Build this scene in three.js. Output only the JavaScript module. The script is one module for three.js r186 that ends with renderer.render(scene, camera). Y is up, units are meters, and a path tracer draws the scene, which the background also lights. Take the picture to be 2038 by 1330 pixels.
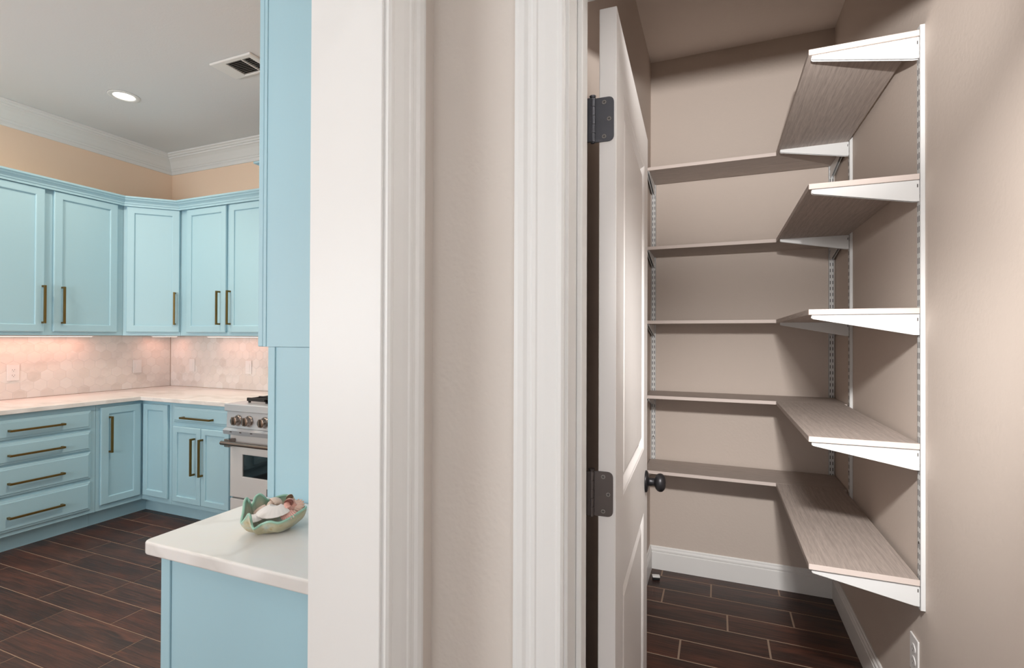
import * as THREE from 'three';
import { RoundedBoxGeometry } from 'three/addons/geometries/RoundedBoxGeometry.js';
import { mergeGeometries } from 'three/addons/utils/BufferGeometryUtils.js';
import { RectAreaLightUniformsLib } from 'three/addons/lights/RectAreaLightUniformsLib.js';

// ---------------------------------------------------------------- camera, exposure, area lights
RectAreaLightUniformsLib.init();
const scene = new THREE.Scene();
scene.background = new THREE.Color(0x000000);
const camera = new THREE.PerspectiveCamera(2 * Math.atan(665 / 1006.7) * 180 / Math.PI, 2038 / 1330, 0.05, 40);
camera.rotation.order = 'YXZ';
camera.position.set(0, 1.38, 0);
camera.rotation.set(0.006, 0.3855, 0.0037);
scene.add(camera);
const renderer = new THREE.WebGLRenderer({ antialias: true });
renderer.toneMapping = THREE.LinearToneMapping;
renderer.toneMappingExposure = 1.1;
renderer.shadowMap.enabled = true;

const LIGHT = {
  hallCan: 1.6, kitchenCan: 6.3, strip: 25, kitchenWindow: 7.6, hallWindow: 1.55, hallSide: 1.0, flashUp: 14.5, flashLow: 10, flashSide: 4.0,
  warm: new THREE.Color(1.0, 0.84, 0.68), pink: new THREE.Color(1.0, 0.40, 0.27), day: new THREE.Color(0.93, 0.97, 1.0), neutral: new THREE.Color(1.0, 0.97, 0.94), hall: new THREE.Color(0.97, 0.98, 1.0),
};
function areaLight(color, intensity, w, h, pos, look) {
  const l = new THREE.RectAreaLight(color, intensity, w, h);
  l.position.set(...pos); l.lookAt(...look); scene.add(l); return l;
}
function spot(color, intensity, pos, look, angle, penumbra, radius = 1) {
  const l = new THREE.SpotLight(color, intensity, 0, angle, penumbra, 2);
  l.position.set(...pos); l.target.position.set(...look); l.castShadow = true; l.shadow.radius = radius; l.shadow.mapSize.set(1024, 1024);
  scene.add(l); scene.add(l.target); return l;
}
// daylight that enters by the kitchen window and by the far end of the hall (both behind the camera)
areaLight(LIGHT.day, LIGHT.kitchenWindow, 2.6, 1.4, [-3.0, 1.65, 1.96], [-3.3, 2.6, 0.2]);
areaLight(LIGHT.hall, LIGHT.hallWindow, 1.0, 1.9, [0.15, 1.15, 3.12], [0.15, 1.3, -3]);
areaLight(LIGHT.hall, LIGHT.hallSide, 1.0, 1.5, [0.76, 1.45, 0.95], [-0.5, 1.45, 0.95]);
// the photographer's hand-held flash, three pops just under the door head, turned into the pantry: up, down and to the side
spot(LIGHT.neutral, LIGHT.flashUp, [0.15, 1.878, -0.55], [0.10, 3.15, -3.14], 0.60, 1, 0.6);
spot(LIGHT.neutral, LIGHT.flashLow, [0.15, 1.87, -0.55], [0.10, 0.35, -3.10], 0.53, 1, 2.5);
spot(LIGHT.neutral, LIGHT.flashSide, [0.05, 1.87, -0.55], [0.58, 1.27, -1.55], 0.85, 1, 2.5);

// ---------------------------------------------------------------- helpers
function rng(seed) { let s = seed >>> 0; return () => { s = (s + 0x6D2B79F5) | 0; let t = Math.imul(s ^ (s >>> 15), 1 | s); t = (t + Math.imul(t ^ (t >>> 7), 61 | t)) ^ t; return ((t ^ (t >>> 14)) >>> 0) / 4294967296; }; }
function hash2(x, y, s) { let h = Math.imul(x, 374761393) + Math.imul(y, 668265263) + Math.imul(s, 974634777); h = Math.imul(h ^ (h >>> 13), 1274126177); return ((h ^ (h >>> 16)) >>> 0) / 4294967296; }
function vnoise(x, y, px, py, s) {
  const xi = Math.floor(x), yi = Math.floor(y), fx = x - xi, fy = y - yi, u = fx * fx * (3 - 2 * fx), v = fy * fy * (3 - 2 * fy);
  const m = (a, p) => ((a % p) + p) % p, x0 = m(xi, px), x1 = m(xi + 1, px), y0 = m(yi, py), y1 = m(yi + 1, py);
  const a = hash2(x0, y0, s), b = hash2(x1, y0, s), c = hash2(x0, y1, s), d = hash2(x1, y1, s);
  return a + (b - a) * u + (c - a) * v + (a - b - c + d) * u * v;
}
function fbm(x, y, px, py, s, o = 4) { let a = 0, w = 0.5, n = 0; for (let i = 0; i < o; i++) { a += w * vnoise(x, y, px, py, s + i * 17); n += w; w *= 0.5; x *= 2; y *= 2; px *= 2; py *= 2; } return a / n; }
function tex(w, h, f, srgb, rx, ry) {
  const d = new Uint8Array(w * h * 4);
  for (let j = 0; j < h; j++) for (let i = 0; i < w; i++) { const c = f(i / w, j / h), k = (j * w + i) * 4; for (let q = 0; q < 3; q++) d[k + q] = Math.max(0, Math.min(255, Array.isArray(c) ? c[q] : c)); d[k + 3] = 255; }
  const t = new THREE.DataTexture(d, w, h); t.wrapS = t.wrapT = THREE.RepeatWrapping; t.magFilter = THREE.LinearFilter; t.minFilter = THREE.LinearMipmapLinearFilter; t.generateMipmaps = true;
  if (srgb) t.colorSpace = THREE.SRGBColorSpace; t.repeat.set(rx, ry); t.needsUpdate = true; return t;
}
const mix3 = (a, b, t) => [a[0] + (b[0] - a[0]) * t, a[1] + (b[1] - a[1]) * t, a[2] + (b[2] - a[2]) * t];

const counts = {};
function numbered(n) { const k = counts[n] = (counts[n] === undefined ? 0 : counts[n] + 1); return k ? `${n}_${String(k).padStart(3, '0')}` : n; }
// uv in metres from the face each triangle lies on
function boxUV(g, swap) {
  g = g.index ? g.toNonIndexed() : g;
  if (!g.attributes.normal) g.computeVertexNormals();
  const p = g.attributes.position, uv = new Float32Array(p.count * 2), a = new THREE.Vector3(), b = new THREE.Vector3(), c = new THREE.Vector3();
  for (let i = 0; i < p.count; i += 3) {
    a.fromBufferAttribute(p, i); b.fromBufferAttribute(p, i + 1); c.fromBufferAttribute(p, i + 2);
    const n = b.clone().sub(a).cross(c.clone().sub(a)), x = Math.abs(n.x), y = Math.abs(n.y), z = Math.abs(n.z);
    [a, b, c].forEach((v, k) => { let q = y >= x && y >= z ? [v.x, v.z] : x >= z ? [v.z, v.y] : [v.x, v.y]; if (swap) q = [q[1], q[0]]; uv.set(q, (i + k) * 2); });
  }
  g.setAttribute('uv', new THREE.BufferAttribute(uv, 2));
  for (const k of Object.keys(g.attributes)) if (!['position', 'normal', 'uv', 'color'].includes(k)) g.deleteAttribute(k);
  return g;
}
function bx(x0, x1, y0, y1, z0, z1, r = 0) {
  const w = x1 - x0, h = y1 - y0, d = z1 - z0, rr = Math.min(r, w / 2.01, h / 2.01, d / 2.01);
  const g = r ? new RoundedBoxGeometry(w, h, d, 2, rr) : new THREE.BoxGeometry(w, h, d);
  return boxUV(g.translate((x0 + x1) / 2, (y0 + y1) / 2, (z0 + z1) / 2));
}
function prism(pts, y0, y1, bev = 0, holes = []) { // plan outline [x, z] raised from y0 to y1
  const sh = new THREE.Shape(pts.map(([x, z]) => new THREE.Vector2(x, -z)));
  const g = new THREE.ExtrudeGeometry(sh, bev ? { depth: y1 - y0 - 2 * bev, bevelEnabled: true, bevelSize: bev, bevelThickness: bev, bevelOffset: -bev, bevelSegments: 3, curveSegments: 8 } : { depth: y1 - y0, bevelEnabled: false });
  g.rotateX(-Math.PI / 2).translate(0, y0 + bev, 0);
  return boxUV(g);
}
function extrudeX(ptsZY, x0, x1) { // outline [z, y] drawn out along x
  const sh = new THREE.Shape(ptsZY.map(([z, y]) => new THREE.Vector2(-z, y)));
  const g = new THREE.ExtrudeGeometry(sh, { depth: x1 - x0, bevelEnabled: false });
  g.rotateY(Math.PI / 2).translate(x0, 0, 0); return boxUV(g);
}
function extrudeZ(ptsXY, z0, z1) { const g = new THREE.ExtrudeGeometry(new THREE.Shape(ptsXY.map(([x, y]) => new THREE.Vector2(x, y))), { depth: z1 - z0, bevelEnabled: false }); g.translate(0, 0, z0); return boxUV(g); }
function sweep(path, profile) { // closed profile [out, y] along a plan path [x, z], mitred; out = left of travel
  const n = path.length, rings = [];
  for (let i = 0; i < n; i++) {
    const dir = (a, b) => { const dx = b[0] - a[0], dz = b[1] - a[1], l = Math.hypot(dx, dz); return [dx / l, dz / l]; };
    const d0 = i ? dir(path[i - 1], path[i]) : dir(path[i], path[i + 1]), d1 = i < n - 1 ? dir(path[i], path[i + 1]) : d0;
    const n0 = [-d0[1], d0[0]], n1 = [-d1[1], d1[0]], m = [n0[0] + n1[0], n0[1] + n1[1]], s = 2 / (m[0] * m[0] + m[1] * m[1]);
    rings.push(profile.map(([o, y]) => new THREE.Vector3(path[i][0] + m[0] * s * o, y, path[i][1] + m[1] * s * o)));
  }
  const pos = []; const tri = (a, b, c) => pos.push(a.x, a.y, a.z, b.x, b.y, b.z, c.x, c.y, c.z); const k = profile.length;
  for (let i = 0; i < n - 1; i++) for (let j = 0; j < k; j++) { const a = rings[i][j], b = rings[i + 1][j], c = rings[i + 1][(j + 1) % k], d = rings[i][(j + 1) % k]; tri(a, c, b); tri(a, d, c); }
  const caps = THREE.ShapeUtils.triangulateShape(profile.map(([o, y]) => new THREE.Vector2(o, y)), []);
  for (const [a, b, c] of caps) { tri(rings[0][a], rings[0][b], rings[0][c]); tri(rings[n - 1][a], rings[n - 1][c], rings[n - 1][b]); }
  const g = new THREE.BufferGeometry(); g.setAttribute('position', new THREE.Float32BufferAttribute(pos, 3)); g.computeVertexNormals(); return boxUV(g);
}
function lathe(pts, seg = 28) { return boxUV(new THREE.LatheGeometry(pts.map(([r, y]) => new THREE.Vector2(r, y)), seg)); }
const merge = gs => Array.isArray(gs) ? (gs.length === 1 ? gs[0] : mergeGeometries(gs.map(g => { const c = g.clone(); if (c.attributes.color && !gs.every(q => q.attributes.color)) c.deleteAttribute('color'); return c; }), false)) : gs;
function tag(o, label, category, group, kind) { o.userData.label = label; if (category) o.userData.category = category; if (group) o.userData.group = group; if (kind) o.userData.kind = kind; return o; }
function mesh(name, gs, mat, parent, at) {
  const g = merge(gs), m = new THREE.Mesh(at ? g.clone().translate(-at[0], -at[1], -at[2]) : g, mat);
  m.name = name; m.castShadow = m.receiveShadow = true; parent.add(m); return m;
}
// a thing whose parts are drawn in world coordinates (at = its base) or, with a turn, in its own
class Thing {
  constructor(name, label, category, at = [0, 0, 0], turn = 0, group) {
    this.o = new THREE.Group(); this.o.name = numbered(name); this.o.position.set(...at); this.o.rotation.y = turn; this.at = turn === 0 ? at : null;
    scene.add(this.o); tag(this.o, label, category, group);
  }
  p(name, gs, mat, parent, label) { const m = mesh(name, gs, mat, parent || this.o, this.at); if (label) m.userData.label = label; return m; }
  local() { this.at = null; return this; }
}
function solid(name, gs, mat, label, category, at, group) { const m = mesh(numbered(name), gs, mat, scene, at); if (at) m.position.set(...at); return tag(m, label, category, group); }
function structure(name, gs, mat, label) { const m = mesh(name, gs, mat, scene); m.userData.kind = 'structure'; if (label) m.userData.label = label; return m; }

// ---------------------------------------------------------------- materials
const peel = tex(256, 256, (u, v) => 255 * fbm(u * 48, v * 48, 48, 48, 5, 3), false, 1 / 0.4, 1 / 0.4);
const std = (color, roughness, o = {}) => new THREE.MeshStandardMaterial({ color, roughness, ...o });
const M = {
  wall: std('#dfd6ce', 0.85, { bumpMap: peel, bumpScale: 0.0006 }),
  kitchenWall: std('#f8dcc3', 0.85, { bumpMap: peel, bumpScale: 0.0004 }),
  pantryWall: std('#cdc0b6', 0.85, { bumpMap: peel, bumpScale: 0.0004 }),
  ceiling: std('#e2e3e4', 0.9, { bumpMap: peel, bumpScale: 0.0004 }),
  pantryCeiling: std('#f0e6de', 0.9, { bumpMap: peel, bumpScale: 0.0004 }),
  trim: std('#ebeae8', 0.42),
  door: std('#e9e6e4', 0.42),
  blue: std('#a8cdda', 0.45),
  brass: std('#6e5a2e', 0.42, { metalness: 0.75 }),
  bronze: std('#2b2a2d', 0.38, { metalness: 0.55 }),
  hinge: std('#55565c', 0.42, { metalness: 0.7 }),
  screw: std('#8b8784', 0.35, { metalness: 0.8 }),
  black: std('#101012', 0.5),
  steel: std('#cfd4da', 0.34, { metalness: 0.55 }),
  steelDoor: std('#dbdad9', 0.4, { metalness: 0.2 }),
  steelDark: std('#9a8f88', 0.25, { metalness: 0.95 }),
  iron: std('#141416', 0.55),
  ovenGlass: new THREE.MeshPhysicalMaterial({ color: '#10191d', roughness: 0.06, clearcoat: 1, clearcoatRoughness: 0.03 }),
  whiteMetal: std('#dcdddd', 0.4),
  slot: std('#3a3634', 0.8),
  plastic: std('#e9e7e6', 0.4),
  plateDark: std('#4a4644', 0.6),
  ventDark: std('#2a2826', 0.9), ventSlat: std('#8d8883', 0.6),
  lens: new THREE.MeshStandardMaterial({ color: '#ffffff', emissive: new THREE.Color(1, 0.93, 0.8), emissiveIntensity: 3.0, roughness: 0.4 }),
  puckLens: new THREE.MeshStandardMaterial({ color: '#ffffff', emissive: new THREE.Color(1, 0.7, 0.6), emissiveIntensity: 1.6, roughness: 0.4 }),
  daylight: new THREE.MeshStandardMaterial({ color: '#ffffff', emissive: new THREE.Color(0.93, 0.97, 1), emissiveIntensity: 1.2, roughness: 0.5 }),
  grout: std('#96806f', 0.9),
  tileGrout: std('#dcd7d3', 0.7),
};
// dark wood-look plank: grain runs along u, 1.2 m by 0.3 m
const plankMap = tex(1024, 512, (u, v) => {
  const warp = 0.9 * (fbm(u * 3, v * 4, 3, 4, 11, 3) - 0.5);
  const g = fbm(u * 10 + warp, v * 70 + warp * 8, 10, 70, 3, 4), b = fbm(u * 4, v * 7 + warp, 4, 7, 29, 4), f = fbm(u * 40, v * 200, 40, 200, 61, 2);
  let c = mix3([54, 37, 32], [110, 70, 56], Math.max(0, Math.min(1, (g - 0.3) * 1.6)));
  c = mix3(c, [126, 76, 57], Math.max(0, b - 0.5) * 1.6); c = mix3(c, [44, 35, 34], Math.max(0, 0.46 - b) * 2.6);
  return c.map(q => q * (0.80 + 0.22 * f));
}, true, 1 / 1.2, 1 / 0.3);
const plankBump = tex(512, 512, (u, v) => 255 * fbm(u * 14, v * 110, 14, 110, 77, 3), false, 1 / 1.2, 1 / 0.3);
const plankMats = ['#ffffff', '#efe6e2', '#ded6d4', '#fff2ec', '#e6dcd8'].map(c => std(c, 0.42, { map: plankMap, bumpMap: plankBump, bumpScale: 0.0004 }));
// pale driftwood laminate of the pantry shelves: grain along u, 0.9 m by 0.3 m
const shelfMap = tex(1024, 512, (u, v) => {
  const warp = 0.5 * (fbm(u * 2, v * 3, 2, 3, 7, 3) - 0.5), ring = Math.sin((v * 14 + warp * 5 + 0.6 * fbm(u * 3, v * 2, 3, 2, 9, 2)) * 6.283);
  const g = fbm(u * 12, v * 120 + warp * 6, 12, 120, 13, 3), s = fbm(u * 30, v * 260, 30, 260, 15, 2);
  const c = mix3([150, 138, 131], [190, 178, 170], Math.max(0, Math.min(1, 0.15 + g * 0.7 + 0.10 * ring)));
  return c.map(q => q * (0.92 + 0.16 * s));
}, true, 1 / 0.9, 1 / 0.3);
M.shelf = std('#ffffff', 0.55, { map: shelfMap });
M.shelfEdge = std('#d6c9c2', 0.55);
function vein(u, v, s) { const w = fbm(u * 3, v * 3, 3, 3, s, 4), a = Math.abs(fbm(u * 2 + w * 1.4, v * 3 + w * 1.2, 2, 3, s + 5, 4) - 0.5); return Math.max(0, 1 - a * 16) * (0.35 + 0.65 * fbm(u * 5, v * 5, 5, 5, s + 9, 2)); }
const marbleMap = tex(1024, 1024, (u, v) => { const k = vein(u, v, 41) * 0.42, soft = fbm(u * 4, v * 4, 4, 4, 47, 3); return mix3(mix3([240, 238, 236], [229, 226, 223], soft), [188, 182, 176], k); }, true, 1 / 0.9, 1 / 0.9);
M.quartz = std('#ffffff', 0.25, { map: marbleMap });
const tileMap = tex(512, 512, (u, v) => { const k = vein(u, v, 91) * 0.6, soft = fbm(u * 6, v * 6, 6, 6, 97, 3); return mix3(mix3([238, 234, 231], [230, 226, 222], soft), [212, 207, 203], k); }, true, 1 / 0.5, 1 / 0.5);
const tileMats = ['#ffffff', '#fbf9f8', '#f6f3f1', '#fdfbfa'].map(c => std(c, 0.3, { map: tileMap }));

// ---------------------------------------------------------------- the setting
const CEIL = 3.04;
const KX = -4.75, KZ = -3.195, PZ = -3.14, PL = -0.374, PR = 0.58, DZ0 = -0.86, DZ1 = -0.99;
const HX = -0.517, HKX = -0.65, JX = -0.242, JR = 0.49, HEAD = 2.05;
// slab under everything, the colour of the joints; the planks lie in it
const floor = structure('floor', bx(KX - 0.12, 1.0, -0.12, -0.0010, -3.35, 3.3), M.grout, 'dark brown wood-look plank tile floor with pale grout joints');
{
  const R = rng(4242), PW = 0.1525, Z0 = -2.2895, L = 0.61;
  const known = { '-6': 0.233, '-5': 0.311, '-4': -0.03, '-3': 0.342, '-2': 0.047, '-1': 0.216, '0': -0.154, '5': -2.687, '4': -2.43, '3': -2.42, '2': -3.852 + 0.1 };
  const rooms = [[KX + 0.53, HKX, KZ + 0.5, 1.15], [PL, PR, PZ, DZ1], [HX, 0.8, DZ0, 1.15], [JX, JR, DZ1, DZ0], [HKX, HX, -0.694, 0.3]];
  const cache = {};
  for (const [x0, x1, z0, z1] of rooms) for (let k = -7; k < 24; k++) {
    const gap = x0 < -2 ? 0.0025 : 0.006;
    const za = Math.max(z0, Z0 + k * PW + gap / 2 - PW), zb = Math.min(z1, Z0 + k * PW - gap / 2);
    if (zb - za < 0.012) continue;
    const key = String(k), off = known[key] !== undefined ? known[key] : (hash2(k, 3, 8) * L);
    for (let n = Math.floor((x0 - off) / L) - 1; n * L + off < x1; n++) {
      const xa = Math.max(x0, off + n * L + gap / 2), xb = Math.min(x1, off + (n + 1) * L - gap / 2);
      if (xb - xa < 0.012) continue;
      const w = xb - xa, d = zb - za, ck = w.toFixed(3) + '_' + d.toFixed(3);
      const c = 0.0012, v = Math.floor(R() * 6), kk = ck + v;
      if (!cache[kk]) {
        const g = mergeGeometries([prism([[-w / 2, d / 2], [w / 2, d / 2], [w / 2, -d / 2], [-w / 2, -d / 2]], -0.008, 0, 0)]);
        const p = g.attributes.position; for (let i = 0; i < p.count; i++) if (p.getY(i) > -0.001) { p.setX(i, p.getX(i) * (1 - 2 * c / w)); p.setZ(i, p.getZ(i) * (1 - 2 * c / d)); }
        const uv = g.attributes.uv; for (let i = 0; i < uv.count; i++) uv.setXY(i, uv.getX(i) + v * 0.217 + 0.3, uv.getY(i) + v * 0.071 + 0.15);
        cache[kk] = g;
      }
      const m = new THREE.Mesh(cache[kk], plankMats[Math.floor(R() * plankMats.length)]); m.name = 'plank'; m.position.set((xa + xb) / 2, (R() - 0.5) * 0.0006, (za + zb) / 2); m.receiveShadow = m.castShadow = true; floor.add(m);
    }
  }
}
structure('ceiling', bx(KX - 0.12, HX + 0.0, CEIL, CEIL + 0.12, -3.35, 3.3), M.ceiling, 'flat pale ceiling over the kitchen');
structure('ceiling_hall', bx(HX, 1.0, CEIL, CEIL + 0.12, DZ1 + 0.06, 3.3), M.ceiling);
structure('ceiling_pantry', bx(HX, 1.0, CEIL, CEIL + 0.12, -3.35, DZ1 + 0.06), M.pantryCeiling);
structure('wall_west', bx(KX - 0.12, KX, 0, CEIL, -3.35, 2.12), M.kitchenWall, 'peach-lit wall above the left run of blue cabinets');
structure('wall_north', bx(KX, PL - 0.14, 0, CEIL, -3.35, KZ), M.kitchenWall, 'peach-lit wall above the range side cabinets');
structure('wall_kitchen_south', [bx(KX, -4.35, 0, CEIL, 2.0, 2.12), bx(-1.65, HKX, 0, CEIL, 2.0, 2.12), bx(-4.35, -1.65, 0, 0.95, 2.0, 2.12), bx(-4.35, -1.65, 2.35, CEIL, 2.0, 2.12)], M.kitchenWall);
structure('wall_pantry_left', bx(PL - 0.14, PL, 0, CEIL, -3.26, DZ1), M.pantryWall);
structure('wall_kitchen_east', bx(HKX, PL - 0.14, 0, CEIL, KZ, DZ1), M.kitchenWall);
structure('wall_pantry_back', bx(PL - 0.14, PR + 0.12, 0, CEIL, -3.35, PZ), M.pantryWall, 'beige pantry wall behind the long shelves');
structure('wall_pantry_right', bx(PR, PR + 0.12, 0, CEIL, PZ, DZ1), M.pantryWall, 'beige pantry wall carrying the deep shelves');
structure('wall_hall_front', [bx(HKX, JX - 0.02, 0, CEIL, DZ1 + 0.0005, DZ0), bx(JR + 0.02, 1.0, 0, CEIL, DZ1 + 0.0005, DZ0), bx(JX - 0.02, JR + 0.02, HEAD + 0.02, CEIL, DZ1 + 0.0005, DZ0)], M.wall, 'beige textured wall strip between the two door casings');
structure('wall_hall_left', [bx(HKX, HX, 0, CEIL, DZ0, -0.714), bx(HKX, HX, HEAD + 0.02, CEIL, -0.714, 0.32), bx(HKX, HX, 0, CEIL, 0.32, 3.2)], M.wall);
structure('wall_hall_right', [bx(0.8, 0.92, 0, CEIL, DZ0, 0.4), bx(0.8, 0.92, 0, CEIL, 1.5, 3.2), bx(0.8, 0.92, 0, 0.65, 0.4, 1.5), bx(0.8, 0.92, 2.25, CEIL, 0.4, 1.5)], M.wall);
structure('wall_hall_end', [bx(HX, -0.35, 0, CEIL, 3.2, 3.32), bx(0.65, 0.8, 0, CEIL, 3.2, 3.32), bx(-0.35, 0.65, 2.1, CEIL, 3.2, 3.32), bx(-0.35, 0.65, 0, 0.2, 3.2, 3.32)], M.wall);
// windows behind the camera
function windowUnit(name, x0, x1, y0, y1, z, n) {
  const g = new THREE.Group(); g.name = name; g.userData.kind = 'structure'; scene.add(g);
  const f = 0.05, fr = [bx(x0, x1, y0, y0 + f, z, z + 0.06), bx(x0, x1, y1 - f, y1, z, z + 0.06), bx(x0, x0 + f, y0 + f, y1 - f, z, z + 0.06), bx(x1 - f, x1, y0 + f, y1 - f, z, z + 0.06)];
  for (let i = 1; i < n; i++) { const x = x0 + (x1 - x0) * i / n; fr.push(bx(x - 0.02, x + 0.02, y0 + f, y1 - f, z, z + 0.06)); }
  mesh('window_frame', fr, M.trim, g); mesh('window_pane', bx(x0 + f, x1 - f, y0 + f, y1 - f, z + 0.025, z + 0.035), M.daylight, g);
}
{ // side window of the hall
  const g = new THREE.Group(); g.name = 'window_3'; g.userData.kind = 'structure'; scene.add(g);
  mesh('window_frame', [bx(0.82, 0.88, 0.65, 0.70, 0.4, 1.5), bx(0.82, 0.88, 2.20, 2.25, 0.4, 1.5), bx(0.82, 0.88, 0.70, 2.20, 0.4, 0.45), bx(0.82, 0.88, 0.70, 2.20, 1.45, 1.5), bx(0.82, 0.88, 1.43, 1.47, 0.45, 1.45)], M.trim, g); mesh('window_pane', bx(0.845, 0.855, 0.70, 2.20, 0.45, 1.45), M.daylight, g);
}
windowUnit('window_1', -4.35, -1.65, 0.95, 2.35, 2.03, 3);
windowUnit('window_2', -0.35, 0.65, 0.2, 2.1, 3.23, 2);

// door and opening trim
const jambPantry = structure('trim_1', [
  bx(JX - 0.02, JX, 0, HEAD + 0.02, DZ1, DZ0 + 0.001, 0.0015), bx(JR, JR + 0.02, 0, HEAD + 0.02, DZ1, DZ0 + 0.001, 0.0015), bx(JX, JR, HEAD, HEAD + 0.02, DZ1, DZ0 + 0.001, 0.0015),
  bx(JX, JX + 0.011, 0, HEAD, -0.951, -0.912, 0.003), bx(JR - 0.011, JR, 0, HEAD, -0.951, -0.912, 0.003), bx(JX + 0.011, JR - 0.011, HEAD - 0.011, HEAD, -0.951, -0.912, 0.003),
], M.trim, 'white jamb of the pantry door with its stop strip');
// casing profile across its width (0 = inner edge): [across, thickness]
const CAS = [[0, 0], [0, 0.009], [0.004, 0.0125], [0.010, 0.0125], [0.013, 0.0105], [0.020, 0.0115], [0.034, 0.0135], [0.047, 0.0145], [0.050, 0.0165], [0.056, 0.0170], [0.060, 0.0145], [0.066, 0.0155], [0.072, 0.0190], [0.082, 0.0200], [0.090, 0.0180], [0.0925, 0.0120], [0.0925, 0]];
const casL = (x) => prism(CAS.map(([a, t]) => [x - a, DZ0 + t]), 0, HEAD + 0.1), casR = (x) => prism(CAS.map(([a, t]) => [x + a, DZ0 + t]).reverse(), 0, HEAD + 0.1);
structure('trim_2', [casL(JX - 0.006), casR(JR + 0.006), extrudeX(CAS.map(([a, t]) => [DZ0 + t, HEAD + 0.006 + a]), JX - 0.006, JR + 0.006)], M.trim, 'white moulded casing around the pantry door');
structure('trim_3', [bx(HKX - 0.019, HX + 0.001, 0, HEAD + 0.02, -0.714, -0.694, 0.002), bx(HKX - 0.019, HX + 0.001, 0, HEAD + 0.02, 0.30, 0.32, 0.002), bx(HKX - 0.019, HX + 0.001, HEAD, HEAD + 0.02, -0.694, 0.30, 0.002)], M.trim, 'flat white jamb of the cased kitchen opening');
const casK = (z, s) => prism(CAS.map(([a, t]) => [HX + t, z - s * a * 1.13]), 0, HEAD + 0.1);
structure('trim_4', [casK(-0.7, 1), casK(0.306, -1), extrudeZ([[HX, HEAD + 0.006], [HX + 0.02, HEAD + 0.006], [HX + 0.02, HEAD + 0.1], [HX, HEAD + 0.1]], -0.7, 0.306)], M.trim, 'white moulded casing on the hall side of the kitchen opening');
// baseboards
const BASE = [[0, 0], [0.014, 0], [0.014, 0.098], [0.011, 0.101], [0.011, 0.106], [0.0135, 0.109], [0.0125, 0.116], [0.008, 0.122], [0.007, 0.131], [0.0045, 0.135], [0, 0.135]];
structure('baseboard_pantry', sweep([[PL, DZ1], [PL, PZ], [PR, PZ], [PR, DZ1]], BASE), M.trim, 'white stepped baseboard around the pantry');
structure('baseboard_hall', sweep([[HX, -0.816], [HX, DZ0], [-0.342, DZ0]], BASE), M.trim);
// crown moulding of the kitchen
const CROWN = [[0, 2.885], [0.010, 2.885], [0.013, 2.897], [0.013, 2.912], [0.020, 2.916], [0.024, 2.928], [0.030, 2.931], [0.046, 2.955], [0.066, 2.980], [0.088, 2.997], [0.096, 3.000], [0.098, 3.011], [0.112, 3.013], [0.118, 3.024], [0.130, 3.027], [0.132, 3.039], [0, 3.039]];
structure('trim_5', sweep([[KX, 2.0], [KX, KZ], [HKX, KZ]], CROWN), M.trim, 'white stepped crown moulding where kitchen walls meet the ceiling');

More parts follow.
